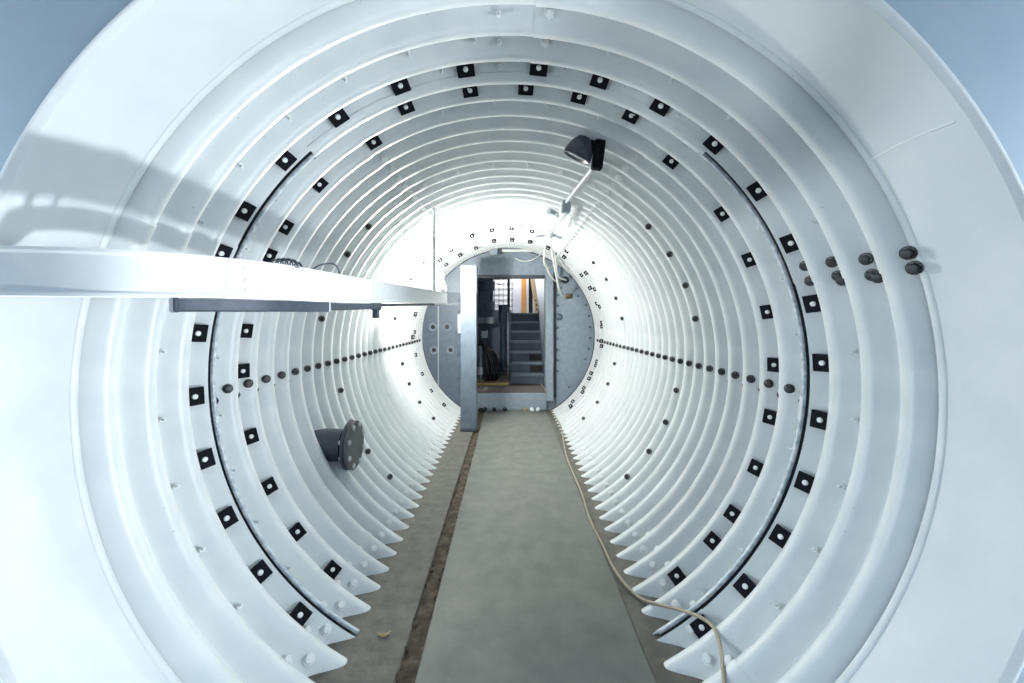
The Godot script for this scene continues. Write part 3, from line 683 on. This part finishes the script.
func build_beam():
	var c := beam_curve()
	var b := base("monorail_beam", Vector3.ZERO, "white curved steel monorail beam hung along the tunnel", "beam")
	var sec := [Vector2(-0.021, 0), Vector2(0.021, 0), Vector2(0.021, 0.006), Vector2(0.017, 0.011), Vector2(0.017, 0.075), Vector2(0.021, 0.080), Vector2(0.021, 0.086), Vector2(-0.021, 0.086), Vector2(-0.021, 0.080), Vector2(-0.017, 0.075), Vector2(-0.017, 0.011), Vector2(-0.021, 0.006)]
	put("girder", sweep(c, sec), M.beam, b)
	# splice marks where the sections are bolted
	for px in [222.0, 243.0, 361.0]:
		var bi := 0; var be := 1e9
		for i in c.size():
			var q: Vector3 = c[i]; var e := absf(VX + F * q.x / -q.z - px)
			if e < be and q.x > -1.2: be = e; bi = i
		var s: Vector3 = (c[bi + 1] - c[bi - 1]); s.y = 0; s = s.normalized(); var sd := s.cross(Vector3.UP).normalized()
		if px < 230:
			put("splice_line", box_at(c[bi] + sd * 0.0172 + Vector3(0, 0.043, 0), Vector3(0.064, 0.002, 0.002), 0.0, Basis(Vector3.UP, s, Vector3.UP.cross(s))), M.beam, b)
		else:
			for yy in [0.018, 0.04, 0.066]:
				var st := mb(); lathe(st, c[bi] + sd * 0.0165 + Vector3(0, yy, 0) , sd, [Vector2(0.006, 0), Vector2(0.006, 0.002), Vector2(0.004, 0.004), Vector2(0, 0.005)], 8)
				put("splice_bolt", st.commit(), M.beam, b)
	# hanger rod near the far end and end plate
	var hp := Vector3(-0.583, 0, -3.25); var hy := AY + sqrt(1.25 * 1.25 - hp.x * hp.x)
	put("hanger_rod", rod_mesh(Vector3(hp.x, HC + 0.09, hp.z), Vector3(hp.x, hy + 0.02, hp.z), 0.011, 8), M.galv, b, Transform3D.IDENTITY, "thin grey hanger rod")
	put("hanger_clamp", box_at(Vector3(-0.55, HC + 0.105, hp.z), Vector3(0.12, 0.018, 0.06), 0.003), M.white, b)
	put("end_plate", box_at(Vector3(-0.51, HC + 0.115, -3.5), Vector3(0.16, 0.02, 0.10), 0.003), M.white, b)
	put("hanger_rod", rod_mesh(Vector3(-1.7, HC + 0.12, -0.671), Vector3(-1.7, 2.96, -0.671), 0.01, 8), M.white, b)
	# dark trolley rail under the beam, in three lengths
	var r := base("trolley_rail", Vector3.ZERO, "dark slate trolley rail bolted under the white monorail beam", "rail")
	var idxs := []
	for px in [172.0, 326.0, 379.0, 432.0]:
		var bi := 0; var be := 1e9
		for i in c.size():
			var q: Vector3 = c[i]; var e := absf(VX + F * q.x / -q.z - px)
			if e < be and q.x > -1.2: be = e; bi = i
		idxs.append(bi)
	var hts := [0.026, 0.022, 0.014]
	for k in 3:
		var h: float = hts[k]; var y1 := -0.002
		put("rail_length", sweep(c, [Vector2(-0.017, y1 - h), Vector2(0.017, y1 - h), Vector2(0.02, y1 - h + 0.003), Vector2(0.02, y1), Vector2(-0.02, y1), Vector2(-0.02, y1 - h + 0.003)], idxs[k], idxs[k + 1]), M.slate, r)
	for k in [0, 1, 2]:
		var q: Vector3 = c[idxs[k]]
		var t: Vector3 = (c[idxs[k] + 1] - c[idxs[k] - 1]).normalized()
		put("joint_clip", box_at(q + Vector3(0, -0.014, 0), Vector3(0.044, 0.03, 0.010), 0.003, frame_of(t)), [M.slate, M.galv, M.slate][k], r)
	var bq: Vector3 = c[idxs[2]]
	put("stop_bracket", box_at(bq + Vector3(0, -0.042, 0), Vector3(0.024, 0.04, 0.024), 0.004), M.slate, r)
	# conduit on the wall side of the beam (its shadow lies under the beam's on the flank)
	var cd := base("conduit", Vector3.ZERO, "white conduit pipe running behind the monorail beam", "conduit")
	var pts := []
	for i in range(4, c.size()):
		if c[i].z < -1.55: break
		var t: Vector3 = (c[i + 1] - c[i - 1]); t.y = 0; t = t.normalized()
		pts.append(c[i] - t.cross(Vector3.UP).normalized() * 0.25 + Vector3(0, 0.044, 0))
		if Vector2(pts[-1].x, pts[-1].y - AY).length() > 1.275: pts.pop_back()
	put("pipe", hose(pts, 0.029, 10, 1), M.white, cd)
	for i in [pts.size() / 3, pts.size() * 3 / 5]:
		var q: Vector3 = pts[i]
		put("strap", box_at(q + Vector3(0, 0.045, 0), Vector3(0.014, 0.045, 0.014), 0.003), M.white, cd)
	# wire basket and a wire hoop lying on the beam
	var wk := base("wire_basket", P(284, 265.5, 1.06), "small dark wire basket showing above the monorail beam", "basket")
	for i in 7:
		var x := -0.036 + i * 0.012
		var hh := 0.016 * sqrt(max(0.0, 1.0 - pow(x / 0.04, 2)))
		put("wire", hose([Vector3(x, -0.004, 0.02), Vector3(x, hh, 0.008), Vector3(x, hh, -0.012), Vector3(x, -0.004, -0.024)], 0.0018, 5, 4), M.slate, wk)
	for z in [-0.012, 0.008]:
		put("wire", hose([Vector3(-0.04, -0.002, z), Vector3(-0.02, 0.013, z), Vector3(0.02, 0.013, z), Vector3(0.04, -0.002, z)], 0.0018, 5, 5), M.slate, wk)
	put("tray", box_at(Vector3(0, -0.006, -0.002), Vector3(0.085, 0.006, 0.05), 0.002), M.grey_box, wk)
	tag(put("wire_hoop", hose([P(311, 271, 1.15), P(320, 265, 1.18), P(332, 263.5, 1.21), P(338, 268, 1.25), P(340, 276, 1.28)], 0.0025, 6), M.slate, self), "thin dark wire hoop standing on the monorail beam", "wire")

func build_lamps():
	# work floodlight standing in the chamber beside the tunnel mouth, outside the frame: throws the beam's shadow up the left flank
	var L := Vector3(1.12, HC - 0.85, -0.80); var aim := Vector3(-1.0, 0.40, 0.22).normalized()
	var fl := base("floor_floodlight", Vector3(L.x, 0, L.z), "grey floodlight standing on the floor at the tunnel mouth", "lamp")
	var bs := frame_of(aim); var lc := Vector3(0, L.y, 0)
	put("housing", box_at(lc - aim * 0.06, Vector3(0.16, 0.12, 0.07), 0.012, bs), M.slate, fl)
	put("lens", box_at(lc - aim * 0.022, Vector3(0.13, 0.09, 0.008), 0.002, bs), M.lit_cool, fl)
	put("stand", rod_mesh(Vector3(0.05, 0.0, 0.02), lc - aim * 0.06, 0.012, 8), M.steel, fl)
	put("foot", box_at(Vector3(0.03, 0.01, 0.0), Vector3(0.2, 0.02, 0.16), 0.005), M.slate, fl)
	flood_light(L, aim, 4.5, Color(0.95, 0.98, 1.0), 55.0, 0.05, fl)
	# oval bulkhead lamp on the right wall of the chamber: it grazes the wall round the tunnel mouth
	wall_lamp(Vector3(2.235, HC - 0.15, -0.50), -1.0, 2.6, "white oval wall lamp on the chamber's right side wall")
	wall_lamp(Vector3(-2.235, HC - 0.45, -0.60), 1.0, 2.8, "white oval wall lamp on the chamber's left side wall below the beam")
	# white floodlight on the far end of the beam, shining up at the crown
	var c0 := P(436, 286, 3.95); var up := Vector3(0.25, 1.0, -0.18).normalized()
	var wl := base("beam_floodlight", c0, "white round floodlight on the far end of the monorail beam", "lamp")
	var ax := Vector3(1.0, 0.35, 0.1).normalized()
	var st := mb(); lathe(st, -ax * 0.12, ax, [Vector2(0, 0), Vector2(0.05, 0.004), Vector2(0.062, 0.03), Vector2(0.066, 0.15), Vector2(0.088, 0.155), Vector2(0.09, 0.19), Vector2(0.072, 0.20), Vector2(0, 0.19)], 24); put("housing", st.commit(), M.white, wl)
	st = mb(); lathe(st, up * 0.06, up, [Vector2(0.04, 0), Vector2(0.05, 0.02), Vector2(0.05, 0.05), Vector2(0.03, 0.08), Vector2(0, 0.09)], 18, true); put("lamp_bulb", st.commit(), M.lit, wl)
	put("bracket", box_at(Vector3(0.05, -0.1, 0.06), Vector3(0.04, 0.12, 0.2), 0.004), M.white, wl)
	var ol := OmniLight3D.new(); ol.name = "lamp_light"; ol.light_energy = 6.5; ol.light_color = Color(1.0, 0.99, 0.96); ol.light_size = 0.05; ol.omni_range = 30.0; ol.omni_attenuation = 2.0; ol.shadow_enabled = true
	wl.add_child(ol); ol.position = up * 0.10
	# dark swan floodlight under the crown, unlit
	var q := on_wall(597, 146, 1.25); var f := base("ceiling_floodlight", q, "dark grey round floodlight bracketed to the tunnel roof", "lamp")
	put("bracket_box", box_at(Vector3(0.0, -0.06, 0.03), Vector3(0.055, 0.15, 0.05), 0.006, Basis(Vector3(0, 0, 1), -0.12)), M.black, f)
	put("bracket_foot", box_at(Vector3(-0.01, 0.03, 0.0), Vector3(0.05, 0.06, 0.08), 0.006, Basis(Vector3(0, 0, 1), -0.5)), M.grey_box, f)
	var hax := Vector3(-0.40, -0.85, -0.22).normalized()
	st = mb(); lathe(st, Vector3(-0.075, 0.01, 0.03), hax, [Vector2(0, -0.03), Vector2(0.035, -0.02), Vector2(0.06, 0.012), Vector2(0.074, 0.055), Vector2(0.078, 0.085), Vector2(0.07, 0.088), Vector2(0.064, 0.07), Vector2(0, 0.07)], 24, true)
	put("reflector_head", st.commit(), M.slate, f)
	st = mb(); lathe(st, Vector3(-0.075, 0.01, 0.03) + hax * 0.072, hax, [Vector2(0.066, 0), Vector2(0.05, 0.008), Vector2(0, 0.012)], 20, true); put("lens", st.commit(), M.lens, f)
	put("neck", rod_mesh(Vector3(-0.075, 0.0, 0.03), Vector3(0.0, -0.03, 0.03), 0.03, 12), M.black, f)
	# conduit from that lamp to a box further in
	var bx := on_wall(566, 206, 1.215)
	var cu := base("lamp_conduit", bx, "grey conduit and junction box feeding the dark roof floodlight", "conduit")
	var la := q + Vector3(-0.02, -0.12, 0.02)
	put("pipe", rod_mesh(la - bx, Vector3(0, 0.02, 0.05), 0.013, 10), M.galv, cu)
	put("junction_box", box_at(Vector3(0, 0, 0), Vector3(0.07, 0.11, 0.07), 0.006, Basis(Vector3(0, 0, 1), -0.1)), M.grey_box, cu)
	put("stub", rod_mesh(Vector3(0, -0.05, 0), Vector3(-0.06, -0.10, -0.55), 0.008, 8), M.galv, cu)
	put("stub", rod_mesh(Vector3(0.02, -0.03, 0), Vector3(0.0, -0.06, -0.75), 0.008, 8), M.galv, cu)
	# clamp cluster left of the box
	var sf := on_wall(553, 212.5, 1.22)
	var cl := base("cable_clamp", sf, "grey cable clamp beside the roof junction box", "clamp")
	put("body", box_at(Vector3.ZERO, Vector3(0.09, 0.035, 0.05), 0.006, Basis(Vector3(0, 0, 1), -0.5)), M.grey_box, cl)
	put("jaw", box_at(Vector3(-0.04, 0.0, 0.02), Vector3(0.035, 0.05, 0.04), 0.006), M.galv, cl)
	put("jaw", box_at(Vector3(0.035, -0.03, 0.02), Vector3(0.03, 0.04, 0.04), 0.006), M.galv, cl)
	# rosette where the white cables gather
	var rs := on_wall(549, 236, 1.20)
	var ro := base("cable_rosette", rs, "pale roof fitting where the white cables gather above the bulkhead", "fitting")
	st = mb(); lathe(st, Vector3.ZERO, Vector3(-0.25, -1, 0).normalized(), [Vector2(0.05, -0.04), Vector2(0.05, 0.0), Vector2(0.03, 0.02), Vector2(0, 0.025)], 14); put("cap", st.commit(), M.galv, ro)
	put("wing", box_at(Vector3(-0.09, 0.0, 0), Vector3(0.09, 0.014, 0.05), 0.004, Basis(Vector3(0, 0, 1), 0.12)), M.grey_box, ro)
	put("wing", box_at(Vector3(0.09, -0.01, 0), Vector3(0.09, 0.014, 0.05), 0.004, Basis(Vector3(0, 0, 1), -0.5)), M.grey_box, ro)
	for q2 in [[[546, 243], [544, 262], [549, 268], [554, 262], [552, 246]], [[550, 243], [556, 275], [560, 292], [565, 298]], [[546, 246], [544, 258], [550, 275], [558, 283]], [[553, 242], [556, 262], [558, 276], [566, 280]]]:
		var pts := []
		for k in q2.size(): pts.append(P(q2[k][0], q2[k][1], 5.2 if k == 0 else lerpf(5.3, 5.93, float(k) / (q2.size() - 1))))
		tag(put("white_cable", hose(pts, 0.014, 7), M.white_cable, self), {5: "white cable hanging in a closed loop from the roof fitting"}.get(q2.size(), {298: "white cable reaching the square brown opening on the bulkhead", 283: "white cable ending on the seam left of the round dark opening", 280: "white cable running into the round dark opening on the bulkhead"}.get(q2[3][1], "")), "cable", "white cables by the bulkhead")
	# tube light over the doorway, unlit
	var tl := base("tube_light", P(520, 250.5, DB - 0.12), "white tube light mounted above the bulkhead doorway", "light")
	put("tube", rod_mesh(Vector3(-0.26, 0, 0), Vector3(0.3, 0, 0), 0.022, 12), M.tube_glass, tl)
	put("end_cap", box_at(Vector3(-0.28, 0, -0.02), Vector3(0.045, 0.09, 0.09), 0.006), M.slate, tl)
	put("end_cap", box_at(Vector3(0.31, 0, -0.02), Vector3(0.03, 0.06, 0.09), 0.006), M.galv, tl)
	tag(put("white_box", box_at(P(494, 252, DB - 0.05), Vector3(0.12, 0.11, 0.09), 0.008), M.bulkhead, self), "small pale box beside the tube light above the doorway", "box")
	tag(put("tube_light_cable", hose([P(515, 258, DB - 0.05), P(522, 261, DB - 0.05), P(532, 260, DB - 0.06), P(541, 254, DB - 0.08), P(546, 247, DB - 0.12)], 0.008, 6), M.white_cable, self), "thin white cable sagging below the tube light", "cable")

func wall_lamp(at: Vector3, sx: float, energy: float, label: String):
	var bl := base("wall_lamp", at, label, "lamp", "chamber wall lamps"); var ax := Vector3(sx, 0, 0)
	var st := mb(); lathe(st, Vector3.ZERO, ax, [Vector2(0.12, 0), Vector2(0.12, 0.02), Vector2(0.10, 0.03)], 24); put("base", st.commit(), M.white, bl)
	st = mb(); lathe(st, ax * 0.03, ax, [Vector2(0.10, 0), Vector2(0.09, 0.03), Vector2(0.05, 0.055), Vector2(0, 0.06)], 24, true); put("lamp_globe", st.commit(), M.lit_cool, bl)
	var ol := OmniLight3D.new(); ol.name = "lamp_light"; ol.light_energy = energy; ol.light_color = Color(0.94, 0.975, 1.0); ol.light_size = 0.09; ol.omni_range = 30.0; ol.omni_attenuation = 2.0; ol.shadow_enabled = true
	bl.add_child(ol); ol.position = ax * 0.15

func build_tunnel_objects():
	# steel post standing in front of the bulkhead
	var d := F * HC / (431.6 - VY)
	var x0: float = P(460.5, 0, d).x; var x1: float = P(476.5, 0, d).x; var yt: float = P(0, 265, d).y
	var po := base("steel_post", Vector3((x0 + x1) / 2, 0, -d), "blue grey steel post standing left of the bulkhead doorway", "post")
	put("post_body", box_at(Vector3(0, yt / 2 + 0.01, -0.07), Vector3(x1 - x0, yt - 0.02, 0.14), 0.006), M.post, po)
	put("base_shoe", box_at(Vector3(0, 0.02, -0.07), Vector3(x1 - x0 + 0.004, 0.04, 0.146), 0.004), M.slate, po)
	put("top_section", box_at(Vector3(0, yt - 0.165, -0.068), Vector3(x1 - x0 + 0.006, 0.33, 0.146), 0.006), M.post, po, Transform3D.IDENTITY, "top section of the post")
	put("side_bracket", box_at(Vector3(-0.11, 0.95, -0.07), Vector3(0.05, 0.12, 0.06), 0.004), M.slate, po)
	put("side_bracket", box_at(Vector3(-0.11, 1.25, -0.07), Vector3(0.04, 0.22, 0.06), 0.004), M.bulkhead, po)
	# flanged pipe stub on the left flank
	var fx := -0.965; var fc := Vector3(fx, HC - 0.795, -2.60)
	var fp := base("flanged_pipe", fc, "dark grey pipe stub with a bolted blank flange on the left wall", "pipe")
	var ax := Vector3(1, 0.0, 0.0)
	var st := mb(); lathe(st, Vector3(-0.30, 0, 0), ax, [Vector2(0.10, 0), Vector2(0.10, 0.265)], 32); put("barrel", st.commit(), M.slate, fp)
	st = mb(); lathe(st, Vector3(-0.06, 0, 0), ax, [Vector2(0.10, 0), Vector2(0.108, 0.0), Vector2(0.108, 0.02), Vector2(0.10, 0.024)], 32); put("collar", st.commit(), M.black, fp)
	st = mb(); lathe(st, Vector3(-0.036, 0, 0), ax, [Vector2(0.09, 0), Vector2(0.147, 0), Vector2(0.15, 0.003), Vector2(0.15, 0.017), Vector2(0.147, 0.02), Vector2(0.09, 0.02)], 40); put("flange", st.commit(), M.slate, fp)
	st = mb(); lathe(st, Vector3(-0.013, 0, 0), ax, [Vector2(0.145, 0), Vector2(0.15, 0.003), Vector2(0.15, 0.017), Vector2(0.146, 0.021), Vector2(0, 0.021)], 40); put("blank_plate", st.commit(), mat(Color(0.32, 0.33, 0.34), 0.45), fp)
	for k in 8:
		var t := TAU * (k + 0.5) / 8
		st = mb(); lathe(st, Vector3(-0.05, sin(t) * 0.126, cos(t) * 0.126), ax, [Vector2(0, 0), Vector2(0.012, 0), Vector2(0.012, 0.06), Vector2(0.017, 0.06), Vector2(0.017, 0.068), Vector2(0.008, 0.072), Vector2(0, 0.072)], 8)
		put("flange_bolt", st.commit(), M.galv, fp)
	# cable along the right edge of the floor, climbing over the near corrugations
	var cp := []
	for q in [[541, 384, 0.03], [546, 392, 0.02], [549, 408, 0.006], [560, 425, 0.006], [566, 455, 0.006], [580, 490, 0.006], [590, 520, 0.006], [602, 545, 0.006], [612, 566, 0.006], [624, 584, 0.006]]:
		if q[1] < 407: cp.append(P(q[0], q[1], 5.98 - (0.0 if q[1] < 390 else 0.1)))
		else:
			var dd: float = F * (HC - q[2] + 0.006) / (q[1] - VY); cp.append(Vector3((q[0] - VX) / F * dd, 0.006, -dd))
	for q in [[640, 598], [657, 604], [680, 610], [700, 617], [713, 627], [720, 645], [723, 670], [726, 700]]: cp.append(on_wall(q[0], q[1], 1.235))
	tag(put("floor_cable", hose(cp, 0.007, 8), M.cable, self), "beige cable along the floor edge, climbing over the corrugations", "cable")
	# straw-coloured scrap on the left strip
	var sd := F * HC / (635.0 - VY); var sc := base("straw_scrap", Vector3((384 - VX) / F * sd, 0, -sd), "straw coloured scrap on the floor beside the slot", "scrap")
	for k in 5:
		put("shred", box_at(Vector3(0.008 * (k - 2), 0.003 + 0.001 * k, 0.008 * (k % 2)), Vector3(0.035, 0.003, 0.006), 0.001, Basis(Vector3.UP, -0.6 + 0.4 * k)), M.straw, sc)
